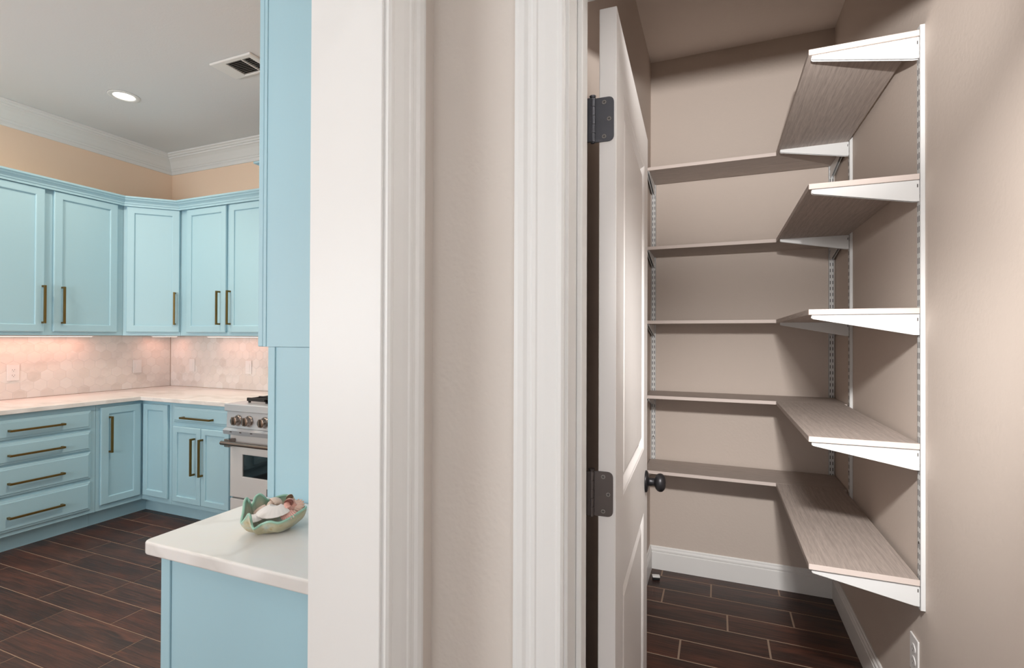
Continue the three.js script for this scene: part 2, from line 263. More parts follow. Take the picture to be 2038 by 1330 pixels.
// ---------------------------------------------------------------- pantry door
{
  const door = new THREE.Group(); door.name = 'door_1'; door.position.set(-0.187, 0.012, -1.013); door.rotation.y = Math.PI / 2 + 2.36 * Math.PI / 180; scene.add(door);
  tag(door, 'white two-panel pantry door standing open on dark hinges', null, null, 'structure');
  // local: x along the leaf from the hinge edge, z = outward normal of the visible face (0 = face), leaf behind it
  const W = 0.73, H = 2.032, T = 0.035;
  const holes = [[0.115, 0.605, 0.23, 0.82], [0.115, 0.605, 1.02, 1.905]];
  const sh = new THREE.Shape([[0, 0], [W, 0], [W, H], [0, H]].map(p => new THREE.Vector2(...p)));
  for (const [x0, x1, y0, y1] of holes) sh.holes.push(new THREE.Path([[x0, y0], [x0, y1], [x1, y1], [x1, y0]].map(p => new THREE.Vector2(...p))));
  const b = 0.0015, leaf = new THREE.ExtrudeGeometry(sh, { depth: T - 2 * b, bevelEnabled: true, bevelSize: b, bevelThickness: b, bevelOffset: -b, bevelSegments: 2 }); leaf.translate(0, 0, -T + b);
  mesh('door_leaf', boxUV(leaf), M.door, door);
  for (const [x0, x1, y0, y1] of holes) { // moulded panel: slope, fillet, flat field; both faces
    const levels = [[0, -0.001], [0.004, -0.0025], [0.015, -0.0140], [0.018, -0.0140], [0.042, -0.0030], [0.046, -0.0030]];
    const pos = [], ring = ([i, z], s) => [[x0 + i, y0 + i], [x1 - i, y0 + i], [x1 - i, y1 - i], [x0 + i, y1 - i]].map(([x, y]) => [x, y, s > 0 ? z : -T - z]);
    for (const s of [1, -1]) {
      const quad = (a, c, d, e) => { const q = s > 0 ? [a, c, d, a, d, e] : [a, d, c, a, e, d]; for (const v of q) pos.push(...v); };
      for (let l = 0; l < levels.length - 1; l++) { const A = ring(levels[l], s), B = ring(levels[l + 1], s); for (let k = 0; k < 4; k++) quad(A[k], A[(k + 1) % 4], B[(k + 1) % 4], B[k]); }
      const C = ring(levels[levels.length - 1], s); quad(C[0], C[1], C[2], C[3]);
    }
    const g = new THREE.BufferGeometry(); g.setAttribute('position', new THREE.Float32BufferAttribute(pos, 3)); g.computeVertexNormals();
    mesh('door_panel', boxUV(g), M.door, door);
  }
  // hinges on the edge at x = 0 (leaf plate lies on that edge), barrel off the far face
  for (const [y, dark] of [[1.807, 1], [1.054, 0], [0.315, 0]]) {
    const hm = dark ? M.hinge : std('#5d5654', 0.4, { metalness: 0.7 }), HH = 0.0889, r = 0.012;
    const s2 = new THREE.Shape(); const a = -0.0452, c = -0.0055;
    s2.moveTo(a, -HH / 2); s2.lineTo(c - r, -HH / 2); s2.quadraticCurveTo(c, -HH / 2, c, -HH / 2 + r); s2.lineTo(c, HH / 2 - r); s2.quadraticCurveTo(c, HH / 2, c - r, HH / 2); s2.lineTo(a, HH / 2); s2.closePath();
    const plate = new THREE.ExtrudeGeometry(s2, { depth: 0.0018, bevelEnabled: true, bevelSize: 0.0004, bevelThickness: 0.0004, bevelSegments: 1, curveSegments: 8 });
    plate.rotateY(-Math.PI / 2).translate(-0.0002, y, 0); // shape x -> local z
    const gs = [boxUV(plate)];
    for (let k = 0; k < 5; k++) { const y0 = y - HH / 2 + k * HH / 5; const g = new THREE.CylinderGeometry(0.0056, 0.0056, HH / 5 - 0.0012, 18); g.translate(-0.0035, y0 + HH / 10, -0.0475); gs.push(boxUV(g)); }
    const pin = new THREE.CylinderGeometry(0.0042, 0.0042, HH + 0.004, 14); pin.translate(-0.0035, y, -0.0475); gs.push(boxUV(pin));
    const cap = new THREE.CylinderGeometry(0.0066, 0.0056, 0.004, 16); cap.translate(-0.0035, y + HH / 2 + 0.003, -0.0475); gs.push(boxUV(cap));
    gs.push(bx(-0.0085, -0.0035, y - HH / 2, y + HH / 2, -0.0605, -0.0475, 0.0006));
    const h = mesh('hinge', gs, hm, door);
    for (const [yy, zz] of [[0.0345, -0.0245], [0, -0.0145], [-0.0345, -0.0245]]) {
      const head = new THREE.CylinderGeometry(0.0042, 0.0042, 0.0012, 16); head.rotateZ(Math.PI / 2).translate(-0.0026, y + yy, zz);
      mesh('screw', [boxUV(head)], M.screw, h);
      mesh('screw_slot', [bx(-0.0035, -0.0030, y + yy - 0.0028, y + yy + 0.0028, zz - 0.0006, zz + 0.0006), bx(-0.0035, -0.0030, y + yy - 0.0006, y + yy + 0.0006, zz - 0.0028, zz + 0.0028)], M.black, h);
    }
  }
  // knobs on both faces
  for (const s of [1, -1]) {
    const k = lathe([[0, 0], [0.0335, 0], [0.0345, 0.002], [0.0335, 0.006], [0.028, 0.009], [0.016, 0.0105], [0.0125, 0.013], [0.0125, 0.018], [0.0118, 0.020], [0.0118, 0.027], [0.0135, 0.030], [0.021, 0.033], [0.0268, 0.0385], [0.0290, 0.0455], [0.0275, 0.053], [0.022, 0.059], [0.013, 0.0625], [0, 0.0635]], 40);
    k.rotateX(s > 0 ? Math.PI / 2 : -Math.PI / 2).translate(0.662, 0.905, s > 0 ? 0 : -T);
    mesh('door_knob', k, M.bronze, door).userData.label = 'black round door knob';
  }
  mesh('latch_plate', bx(W - 0.0005, W + 0.0012, 0.877, 0.933, -0.030, -0.005, 0.0004), M.hinge, door);
}

// ---------------------------------------------------------------- pantry shelving
const SH = [2.313, 1.878, 1.473, 1.064, 0.655], TH = 0.018, ORD = ['top', 'second', 'third', 'fourth', 'lowest'];
function board(name, label, x0, x1, top, z0, z1, swap, group) {
  const t = new Thing(name, label, 'shelf', [(x0 + x1) / 2, top - TH, (z0 + z1) / 2], 0, group);
  let g = bx(x0, x1, top - TH, top, z0, z1, 0.001); g = boxUV(g, swap); const uv = g.attributes.uv, o = hash2(Math.round(top * 100), swap ? 1 : 2, 3); for (let i = 0; i < uv.count; i++) uv.setXY(i, uv.getX(i) + o * 3, uv.getY(i) + o * 0.7);
  t.p('board', g, M.shelf);
  if (swap) { t.p('edge_band', [bx(x0 + 0.0003, x1 - 0.0003, top - TH + 0.0006, top - 0.0006, z1, z1 + 0.001)], M.shelfEdge, null, 'pale pinkish edge band'); t.p('edge_band', bx(x0 - 0.001, x0, top - TH + 0.0006, top - 0.0006, z0, z1), M.shelf); }
  else t.p('edge_band', bx(x0, x1, top - TH + 0.0006, top - 0.0006, z1, z1 + 0.001), M.shelfEdge, null, 'pale pinkish edge band');
}
const UPX = [-0.354, 0.562], UPZ = [-1.888, -2.768];
SH.forEach((y, i) => {
  board('pantry_shelf', `long grey-brown wood-grain shelf on the back wall, ${ORD[i]} of the five`, PL + 0.004, PR - 0.004, y, PZ + 0.016, -2.846, false, 'long shelves on the pantry back wall');
  board('pantry_shelf', `deep grey-brown wood-grain shelf on the right wall, ${ORD[i]} of the five`, 0.274, 0.5645, y, -2.8445, -1.871, true, 'deep shelves on the pantry right wall');
});
// slotted uprights: at wall point, facing dir
function upright(label, x, z, facing, y0, y1) {
  const t = new Thing('slotted_upright', label, 'shelf upright', [x, y0, z], facing, 'white slotted wall uprights').local();
  const H = y1 - y0, w = 0.0125, d = 0.013;
  // local: +z out of the wall; channel of two flanges and a slotted web
  t.p('channel', [bx(-w, -w + 0.002, 0, H, 0.0005, d), bx(w - 0.002, w, 0, H, 0.0005, d), bx(-w, w, 0, H, d - 0.0015, d, 0.0005)], M.whiteMetal);
  const slots = [];
  for (let y = 0.03; y < H - 0.03; y += 0.032) for (const sx of [-0.0058, 0.0058]) slots.push(bx(sx - 0.0016, sx + 0.0016, y - 0.009, y + 0.009, d - 0.0005, d + 0.0004));
  const s = t.p('slots', slots, M.slot); s.userData.kind = 'stuff';
  for (const y of [0.2, H / 2, H - 0.06]) { const c = new THREE.CylinderGeometry(0.0038, 0.0038, 0.001, 12); c.rotateX(Math.PI / 2).translate(0, y, d + 0.0006); t.p('screw', boxUV(c), M.plateDark); }
}
upright('white slotted upright in the left corner of the pantry back wall', UPX[0], PZ, 0.00001, 0.59, 2.33);
upright('white slotted upright in the right corner of the pantry back wall', UPX[1], PZ, 0.00001, 0.59, 2.33);
upright('white slotted upright on the right wall nearest the doorway', PR, UPZ[0], -Math.PI / 2, 0.562, 2.33);
upright('white slotted upright on the right wall at the deep end of the pantry', PR, UPZ[1], -Math.PI / 2, 0.562, 2.33);
function bracket(label, x, z, facing, top, len) {
  const t = new Thing('shelf_bracket', label, 'shelf bracket', [x, top, z], facing, 'white tapered shelf brackets').local();
  const z0 = 0.0145, h = 0.064, sh = new THREE.Shape(); // drawn in (z, y), z out of the wall
  sh.moveTo(z0, -0.0005); sh.lineTo(len, -0.0005); sh.lineTo(len, -0.009); sh.quadraticCurveTo(len - 0.001, -0.0125, len - 0.006, -0.0135); sh.lineTo(z0 + 0.012, -h); sh.lineTo(z0, -h); sh.closePath();
  for (const s of [-1, 1]) { const g = new THREE.ExtrudeGeometry(sh, { depth: 0.0014, bevelEnabled: true, bevelSize: 0.0003, bevelThickness: 0.0003, bevelSegments: 1 }); g.rotateY(-Math.PI / 2).translate(s * 0.0058 + 0.0007, 0, 0); t.p('side_plate', boxUV(g), M.whiteMetal); }
  t.p('top_flange', bx(-0.0066, 0.0066, -0.0019, -0.0006, z0 + 0.001, len - 0.001), M.whiteMetal);
  for (const s of [-1, 1]) t.p('hook', bx(s * 0.0058 - 0.0007, s * 0.0058 + 0.0007, -h + 0.01, -h + 0.02, z0 - 0.001, z0 + 0.002), M.plateDark);
  for (const s of [-1, 1]) t.p('rivet', bx(s * 0.0072 - 0.0003, s * 0.0072 + 0.0003, -0.022, -0.012, z0 + 0.003, z0 + 0.0055), M.plateDark);
}
SH.forEach((y, i) => {
  const yb = y - TH;
  bracket(`white tapered bracket under the near end of the ${ORD[i]} right-hand shelf`, PR, UPZ[0] + 0.004, -Math.PI / 2, yb, 0.297);
  bracket(`white tapered bracket under the far part of the ${ORD[i]} right-hand shelf`, PR, UPZ[1], -Math.PI / 2, yb, 0.297);
  bracket(`white tapered bracket under the left end of the ${ORD[i]} back shelf`, UPX[0], PZ, 0.00001, yb, 0.285);
  bracket(`white tapered bracket under the right corner of the ${ORD[i]} back shelf`, UPX[1], PZ, 0.00001, yb, 0.285);
});

// outlets: plate in local x-y, facing +z
function outlet(label, pos, turn, vertical = true, single) {
  const t = new Thing('electrical_outlet', label, 'outlet', pos, turn, null).local();
  const w = vertical ? 0.035 : 0.0575, h = vertical ? 0.0575 : 0.035;
  t.p('cover_plate', bx(-w, w, -h, h, 0.0003, 0.006, 0.0025), M.plastic);
  if (single) { t.p('rocker', bx(-0.0165, 0.0165, -0.033, 0.033, 0.006, 0.0085, 0.002), M.plastic); return; }
  for (const s of [-1, 1]) {
    const cy = s * 0.0197, c = new THREE.CylinderGeometry(0.0172, 0.0172, 0.0022, 24); c.rotateX(Math.PI / 2).scale(1, 0.82, 1).translate(0, cy, 0.0068);
    const f = t.p('receptacle', boxUV(c), M.plastic);
    t.p('slot', bx(-0.0075, -0.0053, cy - 0.002, cy + 0.006, 0.0078, 0.0082), M.plateDark, f); t.p('slot', bx(0.0053, 0.0075, cy - 0.001, cy + 0.006, 0.0078, 0.0082), M.plateDark, f);
    t.p('slot', bx(-0.002, 0.002, cy - 0.0095, cy - 0.0055, 0.0078, 0.0082), M.plateDark, f);
  }
}
outlet('white duplex outlet low on the pantry right wall below the shelves', [PR, 0.385, -1.958], -Math.PI / 2);
{ // small thing left on the pantry floor
  const t = new Thing('door_sensor', 'tiny white plastic box with a black base on the pantry floor', 'plastic box', [-0.322, 0.0005, -2.992], 0.25).local();
  t.p('base', bx(-0.0195, 0.0195, 0, 0.014, -0.0135, 0.0135, 0.002), M.black, null, 'black base'); t.p('cap', bx(-0.021, 0.021, 0.014, 0.024, -0.0145, 0.0145, 0.004), M.plastic);
}

// ---------------------------------------------------------------- kitchen cabinets
function frontGeo(w, h, t, frame, b) { // shaker-like frame, local origin at lower left, back on z = 0
  const sh = new THREE.Shape([[0, 0], [w, 0], [w, h], [0, h]].map(p => new THREE.Vector2(...p))), f = frame;
  sh.holes.push(new THREE.Path([[f, f], [f, h - f], [w - f, h - f], [w - f, f]].map(p => new THREE.Vector2(...p))));
  const g = new THREE.ExtrudeGeometry(sh, { depth: t - 2 * b, bevelEnabled: true, bevelSize: b, bevelThickness: b, bevelOffset: -b, bevelSegments: 3 }); g.translate(0, 0, b); return boxUV(g);
}
function slabGeo(w, h, t) { // drawer front with a wide sloped margin
  const l = [[0, 0], [0, t * 0.5], [0.003, t * 0.62], [0.016, t * 0.8], [0.019, t], [0.022, t]], pos = [];
  const ring = ([i, z]) => [[i, i, z], [w - i, i, z], [w - i, h - i, z], [i, h - i, z]];
  const quad = (a, b, c, d) => { for (const v of [a, b, c, a, c, d]) pos.push(...v); };
  for (let k = 0; k < l.length - 1; k++) { const A = ring(l[k]), B = ring(l[k + 1]); for (let q = 0; q < 4; q++) quad(A[q], A[(q + 1) % 4], B[(q + 1) % 4], B[q]); }
  const C = ring(l[l.length - 1]); quad(C[0], C[1], C[2], C[3]); const D = ring(l[0]); quad(D[0], D[3], D[2], D[1]);
  const g = new THREE.BufferGeometry(); g.setAttribute('position', new THREE.Float32BufferAttribute(pos, 3)); g.computeVertexNormals(); return boxUV(g);
}
function handleGeo(cx, cy, len, vertical, z) { // square bar on two posts
  const a = 0.0065, o = 0.034, e = len / 2;
  const gs = vertical ? [bx(cx - a, cx + a, cy - e, cy + e, z + o - 0.010, z + o + 0.003, 0.0015), bx(cx - a, cx + a, cy - e, cy - e + 0.013, z, z + o - 0.008, 0.001), bx(cx - a, cx + a, cy + e - 0.013, cy + e, z, z + o - 0.008, 0.001)]
    : [bx(cx - e, cx + e, cy - a, cy + a, z + o - 0.010, z + o + 0.003, 0.0015), bx(cx - e, cx - e + 0.013, cy - a, cy + a, z, z + o - 0.008, 0.001), bx(cx + e - 0.013, cx + e, cy - a, cy + a, z, z + o - 0.008, 0.001)];
  return merge(gs);
}
const FT = 0.020;
// fronts: list of { kind, x0, x1, y0, y1, handle: [x, y, len, vertical] } in the face plane z = 0
function addFronts(t, fronts, parent, mat = null) {
  for (const f of fronts) {
    const w = f.x1 - f.x0, h = f.y1 - f.y0;
    const place = g => { g = g.clone().translate(f.x0, f.y0, 0.0008); if (mat) g.applyMatrix4(mat); return g; };
    let d;
    if (f.kind === 'drawer') d = t.p('drawer', place(slabGeo(w, h, FT)), M.blue, parent);
    else { d = t.p('door', place(frontGeo(w, h, FT, f.frame || 0.054, 0.006)), M.blue, parent); const e = (f.frame || 0.054) - 0.004; t.p('panel', place(bx(e, w - e, e, h - e, 0.002, FT - 0.010)), M.blue, d); }
    if (f.handle) { let g = handleGeo(...f.handle, FT); if (mat) g.applyMatrix4(mat); t.p('handle', g, M.brass, d, 'antique brass bar handle'); }
  }
}
const UB = 1.381, UT = 2.43;
{ // left run upper, double door, local x runs away from the camera (world -z)
  const t = new Thing('upper_cabinet', 'blue double-door upper cabinet on the left wall with facing brass handles', 'cabinet', [-4.42, UB, -2.095], Math.PI / 2).local();
  t.p('carcass', [bx(-0.489, 0.489, 0, UT - UB, -0.328, -0.019, 0.001), bx(-0.489, 0.489, 0, UT - UB, -0.019, 0, 0.001)], M.blue);
  addFronts(t, [{ x0: -0.445, x1: -0.029, y0: 0.024, y1: 1.036, handle: [-0.0405, 0.217, 0.268, true] }, { x0: 0.024, x1: 0.440, y0: 0.026, y1: 1.036, handle: [0.0740, 0.217, 0.268, true] }]);
}
{ // diagonal corner
  const cx = -4.28, cz = -2.725, t = new Thing('corner_upper_cabinet', 'blue diagonal corner upper cabinet with one brass-handled door', 'cabinet', [cx, UB, cz], Math.PI / 4).local();
  const s = Math.SQRT1_2, L = ([x, z]) => { const dx = x - cx, dz = z - cz; return [(dx - dz) * s, (dx + dz) * s]; };
  t.p('carcass', prism([[-4.419, -2.5855], [-4.1405, -2.864], [-4.1405, -3.194], [-4.749, -3.194], [-4.749, -2.5855]].map(L), 0, UT - UB), M.blue);
  addFronts(t, [{ x0: -0.172, x1: 0.198 - 0.008, y0: 0.028, y1: 1.038, handle: [0.160, 0.223, 0.268, true] }]);
}
{ // right run upper
  const cx = -3.61, t = new Thing('upper_cabinet', 'blue double-door upper cabinet on the range wall beside the corner', 'cabinet', [cx, UB, -2.865], 0.00001).local();
  t.p('carcass', bx(-0.5285, 0.527, 0, UT - UB, -0.328, 0, 0.001), M.blue);
  addFronts(t, [{ x0: -4.048 - cx, x1: -3.597 - cx, y0: 0.027, y1: 1.036, handle: [-3.657 - cx, 0.221, 0.268, true] }, { x0: -3.560 - cx, x1: -3.109 - cx, y0: 0.027, y1: 1.036, handle: [-3.553 + 0.012 - cx, 0.221, 0.268, true] }]);
}
solid('cabinet_crown', sweep([[-4.42, -1.2], [-4.42, -2.585], [-4.14, -2.865], [-3.083, -2.865]].map(p => p), [[0.0215, 2.418], [0.030, 2.418], [0.031, 2.432], [0.036, 2.436], [0.038, 2.446], [0.046, 2.456], [0.056, 2.464], [0.060, 2.474], [0.068, 2.478], [0.070, 2.490], [0, 2.490], [0, 2.4305], [0.0215, 2.4305]]), M.blue, 'blue stepped crown running along the tops of the upper cabinets', 'crown moulding');
{ // neighbour further left, outside the frame's edge
  const t = new Thing('upper_cabinet', 'blue upper cabinet at the left edge, next to the double-door one', 'cabinet', [-4.42, UB, -1.40], Math.PI / 2).local();
  t.p('carcass', bx(-0.2, 0.203, 0, UT - UB, -0.328, 0, 0.001), M.blue); addFronts(t, [{ x0: -0.17, x1: 0.17, y0: 0.026, y1: 1.036 }]);
}
// base run: drawers
const TKH = 0.112, BH = 0.883;
function toe(t, x0, x1, mat) { let g = bx(x0, x1, 0, TKH, -0.11, -0.075); if (mat) g.applyMatrix4(mat); t.p('toe_kick', g, M.blue); }
{
  const zc = -1.898, t = new Thing('base_cabinet', 'blue base cabinet with four brass-handled drawers stacked on the left', 'cabinet', [-4.14, 0.0005, zc], Math.PI / 2).local();
  t.p('carcass', bx(-0.345, 0.350, TKH, BH, -0.600, 0, 0.001), M.blue); toe(t, -0.345, 0.350);
  addFronts(t, [[0.719, 0.846, 0.778], [0.564, 0.701, 0.622], [0.363, 0.552, 0.445], [0.140, 0.342, 0.231]].map(([y0, y1, hy]) => ({ kind: 'drawer', x0: -0.315, x1: 0.315, y0, y1, handle: [0, hy, 0.292, false] })));
}
{ // next base unit to the left (off the frame)
  const t = new Thing('base_cabinet', 'blue base cabinet at the far left next to the drawers', 'cabinet', [-4.14, 0.0005, -1.375], Math.PI / 2).local();
  t.p('carcass', bx(-0.175, 0.176, TKH, BH, -0.600, 0, 0.001), M.blue); toe(t, -0.175, 0.176); addFronts(t, [{ x0: -0.14, x1: 0.14, y0: 0.14, y1: 0.846 }]);
}
{ // corner unit with two doors at right angles
  const t = new Thing('corner_base_cabinet', 'blue inside-corner base cabinet with two doors meeting at right angles', 'cabinet', [-4.44, 0.0005, -2.87], 0.00001).local();
  const A = [-4.44, -2.87], L = p => p.map(([x, z]) => [x - A[0], z - A[1]]);
  t.p('carcass', prism(L([[-4.14, -2.2495], [-4.14, -2.57], [-3.7995, -2.57], [-3.7995, -3.17], [-4.74, -3.17], [-4.74, -2.2495]]), TKH, BH), M.blue);
  t.p('toe_kick', prism(L([[-4.215, -2.2495], [-4.215, -2.645], [-3.7995, -2.645], [-3.7995, -2.68], [-4.25, -2.68], [-4.25, -2.2495]]), 0, TKH), M.blue);
  const mA = new THREE.Matrix4().makeRotationY(Math.PI / 2).setPosition(-4.14 - A[0], 0, -2.2495 - A[1]);
  addFronts(t, [{ x0: 0.0235, x1: 0.2985, y0: 0.152, y1: 0.858, handle: [0.0788, 0.657, 0.264, true] }], null, mA);
  const mB = new THREE.Matrix4().setPosition(-4.14 - A[0], 0, -2.57 - A[1]);
  addFronts(t, [{ x0: 0.0335, x1: 0.312, y0: 0.152, y1: 0.858, frame: 0.05 }], null, mB);
}
{ // range-side base: drawer over two doors
  const cx = -3.48, t = new Thing('base_cabinet', 'blue base cabinet with one drawer over two doors, left of the range', 'cabinet', [cx, 0.0005, -2.57], 0.00001).local();
  t.p('carcass', bx(-0.3185, 0.3145, TKH, BH, -0.600, 0, 0.001), M.blue); toe(t, -0.3185, 0.3145);
  addFronts(t, [{ kind: 'drawer', x0: -0.284, x1: 0.300, y0: 0.737, y1: 0.853, handle: [-0.008, 0.778, 0.315, false] },
    { x0: -0.284, x1: 0.012, y0: 0.146, y1: 0.706, frame: 0.046, handle: [-0.047, 0.499, 0.27, true] }, { x0: 0.018, x1: 0.300, y0: 0.146, y1: 0.706, frame: 0.046, handle: [0.016 + 0.022, 0.499, 0.27, true] }]);
}
solid('countertop', prism([[-4.748, -1.2], [-4.095, -1.2], [-4.095, -2.525], [-3.162, -2.525], [-3.162, -3.185], [-4.748, -3.185]].reverse(), 0.884, 0.914, 0.003), M.quartz, 'white veined L-shaped countertop along the two far kitchen walls', 'countertop');
// near counter run beside the opening
{
  const t = new Thing('base_cabinet', 'blue end base cabinet under the near white counter', 'cabinet', [-0.93, 0.0005, -0.94]);
  t.p('carcass', bx(-1.178, -0.671, 0.0005, BH, -1.0965, -0.797, 0.001), M.blue);
  t.p('end_panel', bx(-1.165, -0.671, 0.0015, BH - 0.001, -0.797, -0.790), M.blue);
  t.p('corner_stile', bx(-1.197, -1.166, 0.0015, BH - 0.001, -0.797 - 0.02, -0.786, 0.002), M.blue);
  t.p('door', bx(-1.197, -1.179, 0.13, BH - 0.02, -1.09, -0.822, 0.003), M.blue);
}
{
  const sh = new THREE.Shape(), r = 0.022, x0 = -1.211, x1 = -0.671, z0 = -1.0965, z1 = -0.751;
  sh.moveTo(x0, -z0); sh.lineTo(x0, -z1 + r); sh.quadraticCurveTo(x0, -z1, x0 + r, -z1); sh.lineTo(x1, -z1); sh.lineTo(x1, -z0); sh.closePath();
  const b = 0.005, g = new THREE.ExtrudeGeometry(sh, { depth: 0.030 - 2 * b, bevelEnabled: true, bevelSize: b, bevelThickness: b, bevelOffset: -b, bevelSegments: 4, curveSegments: 10 }); g.rotateX(-Math.PI / 2).translate(0, 0.884 + b, 0);
  solid('countertop', boxUV(g), M.quartz, 'white veined near counter with a rounded corner, carrying the shell bowl', 'countertop');
}
{
  const t = new Thing('tall_cabinet', 'tall blue cabinet rising behind the near white counter and shell bowl', 'cabinet', [-0.95, 0.0005, -1.4]);
  t.p('lower_carcass', bx(-1.206, -0.66, 0.0005, 1.3485, -1.80, -1.102, 0.001), M.blue);
  t.p('stile', bx(-1.212, -1.186, 0.02, 1.3485, -1.125, -1.098, 0.0015), M.blue); t.p('stile', bx(-1.064, -0.66, 0.916, 1.3485, -1.102, -1.0985, 0.001), M.blue);
  t.p('upper_carcass', bx(-1.232, -0.66, 1.349, 2.78, -1.80, -1.100, 0.001), M.blue);
  t.p('stile', bx(-1.2325, -1.221, 1.3495, 2.78, -1.12, -1.0975, 0.001), M.blue);
  t.p('door', bx(-1.254, -1.234, 1.349, 2.76, -1.79, -1.098, 0.004), M.blue);
}
{ // hood cabinet over the range: only the tip of its crown shows
  const t = new Thing('hood_cabinet', 'tall blue hood cabinet over the range, its crown tip showing', 'cabinet', [-2.77, 1.75, -3.0]);
  t.p('carcass', bx(-3.079, -2.46, 1.75, 2.58, -3.19, -2.80, 0.002), M.blue);
  t.p('crown', sweep([[-3.079, -3.19], [-3.079, -2.80], [-2.46, -2.80]], [[0, 2.5805], [0.012, 2.5805], [0.022, 2.605], [0.030, 2.612], [0.052, 2.632], [0.058, 2.644], [0.080, 2.648], [0.080, 2.662], [0, 2.662]]), M.blue);
}
// ---------------------------------------------------------------- backsplash of hexagonal marble tiles
{
  const S = 0.0465, W = S * Math.sqrt(3), gap = 0.0016, PITCH = S * 1.5, Y0 = 0.916, Y1 = 1.379, R = rng(99);
  const clip = (poly, a, b, c) => { const out = []; for (let i = 0; i < poly.length; i++) { const p = poly[i], q = poly[(i + 1) % poly.length], dp = a * p[0] + b * p[1] - c, dq = a * q[0] + b * q[1] - c; if (dp <= 0) out.push(p); if (dp * dq < 0) { const t = dp / (dp - dq); out.push([p[0] + (q[0] - p[0]) * t, p[1] + (q[1] - p[1]) * t]); } } return out; };
  function wallTiles(name, label, len, pos, turn) { // local x along the wall, +z out
    const back = mesh(name, bx(0, len, Y0, Y1, 0.0005, 0.0088), M.tileGrout, scene); back.position.set(...pos); back.rotation.y = turn; back.userData.kind = 'structure'; back.userData.label = label;
    const cache = {};
    for (let j = 0; j * PITCH < Y1 - Y0 + S; j++) for (let i = -1; i * W < len + W; i++) {
      const cx = (i + (j % 2) * 0.5) * W, cy = Y0 + 0.02 + j * PITCH; let poly = [];
      for (let k = 0; k < 6; k++) { const a = Math.PI / 6 + k * Math.PI / 3; poly.push([cx + (S - gap) * Math.cos(a), cy + (S - gap) * Math.sin(a)]); }
      for (const c of [[-1, 0, -0.001], [1, 0, len - 0.001], [0, -1, -Y0 - 0.001], [0, 1, Y1 - 0.001]]) poly = clip(poly, ...c);
      if (poly.length < 3) continue; let area = 0; poly.forEach((p, k) => { const q = poly[(k + 1) % poly.length]; area += p[0] * q[1] - p[1] * q[0]; }); if (area < 0.0006) continue;
      const rel = poly.map(p => [p[0] - cx, p[1] - cy]), v = Math.floor(R() * 5), key = rel.map(p => p[0].toFixed(4) + p[1].toFixed(4)).join() + v;
      if (!cache[key]) {
        const g = new THREE.ExtrudeGeometry(new THREE.Shape(rel.map(p => new THREE.Vector2(...p))), { depth: 0.005, bevelEnabled: true, bevelSize: 0.001, bevelThickness: 0.001, bevelOffset: -0.001, bevelSegments: 1 });
        boxUV(g); const q = boxUV(g), uv = q.attributes.uv; for (let n = 0; n < uv.count; n++) uv.setXY(n, uv.getX(n) + v * 0.113, uv.getY(n) + v * 0.171); cache[key] = q;
      }
      const m = new THREE.Mesh(cache[key], tileMats[Math.floor(R() * 4)]); m.name = 'tile'; m.position.set(cx, cy, 0.0035 + R() * 0.0006); m.castShadow = m.receiveShadow = true; back.add(m);
    }
  }
  wallTiles('backsplash_left', 'pale marble hexagon tile backsplash on the left kitchen wall', 1.985, [KX, 0, -1.2], Math.PI / 2);
  wallTiles('backsplash_right', 'pale marble hexagon tile backsplash on the range wall', 2.3, [KX + 0.012, 0, KZ], 0);
}
outlet('white duplex outlet on the backsplash of the left wall', [KX + 0.0108, 1.107, -2.043], Math.PI / 2);
outlet('white rocker switch on the left backsplash near the corner', [KX + 0.0108, 1.110, -2.892], Math.PI / 2, true, true);
outlet('white rocker switch on the range-wall backsplash near the corner', [-4.440, 1.112, KZ + 0.0108], 0.00001, true, true);
outlet('white rocker switch on the range-wall backsplash beside the range', [-3.735, 1.110, KZ + 0.0108], 0.00001, true, true);

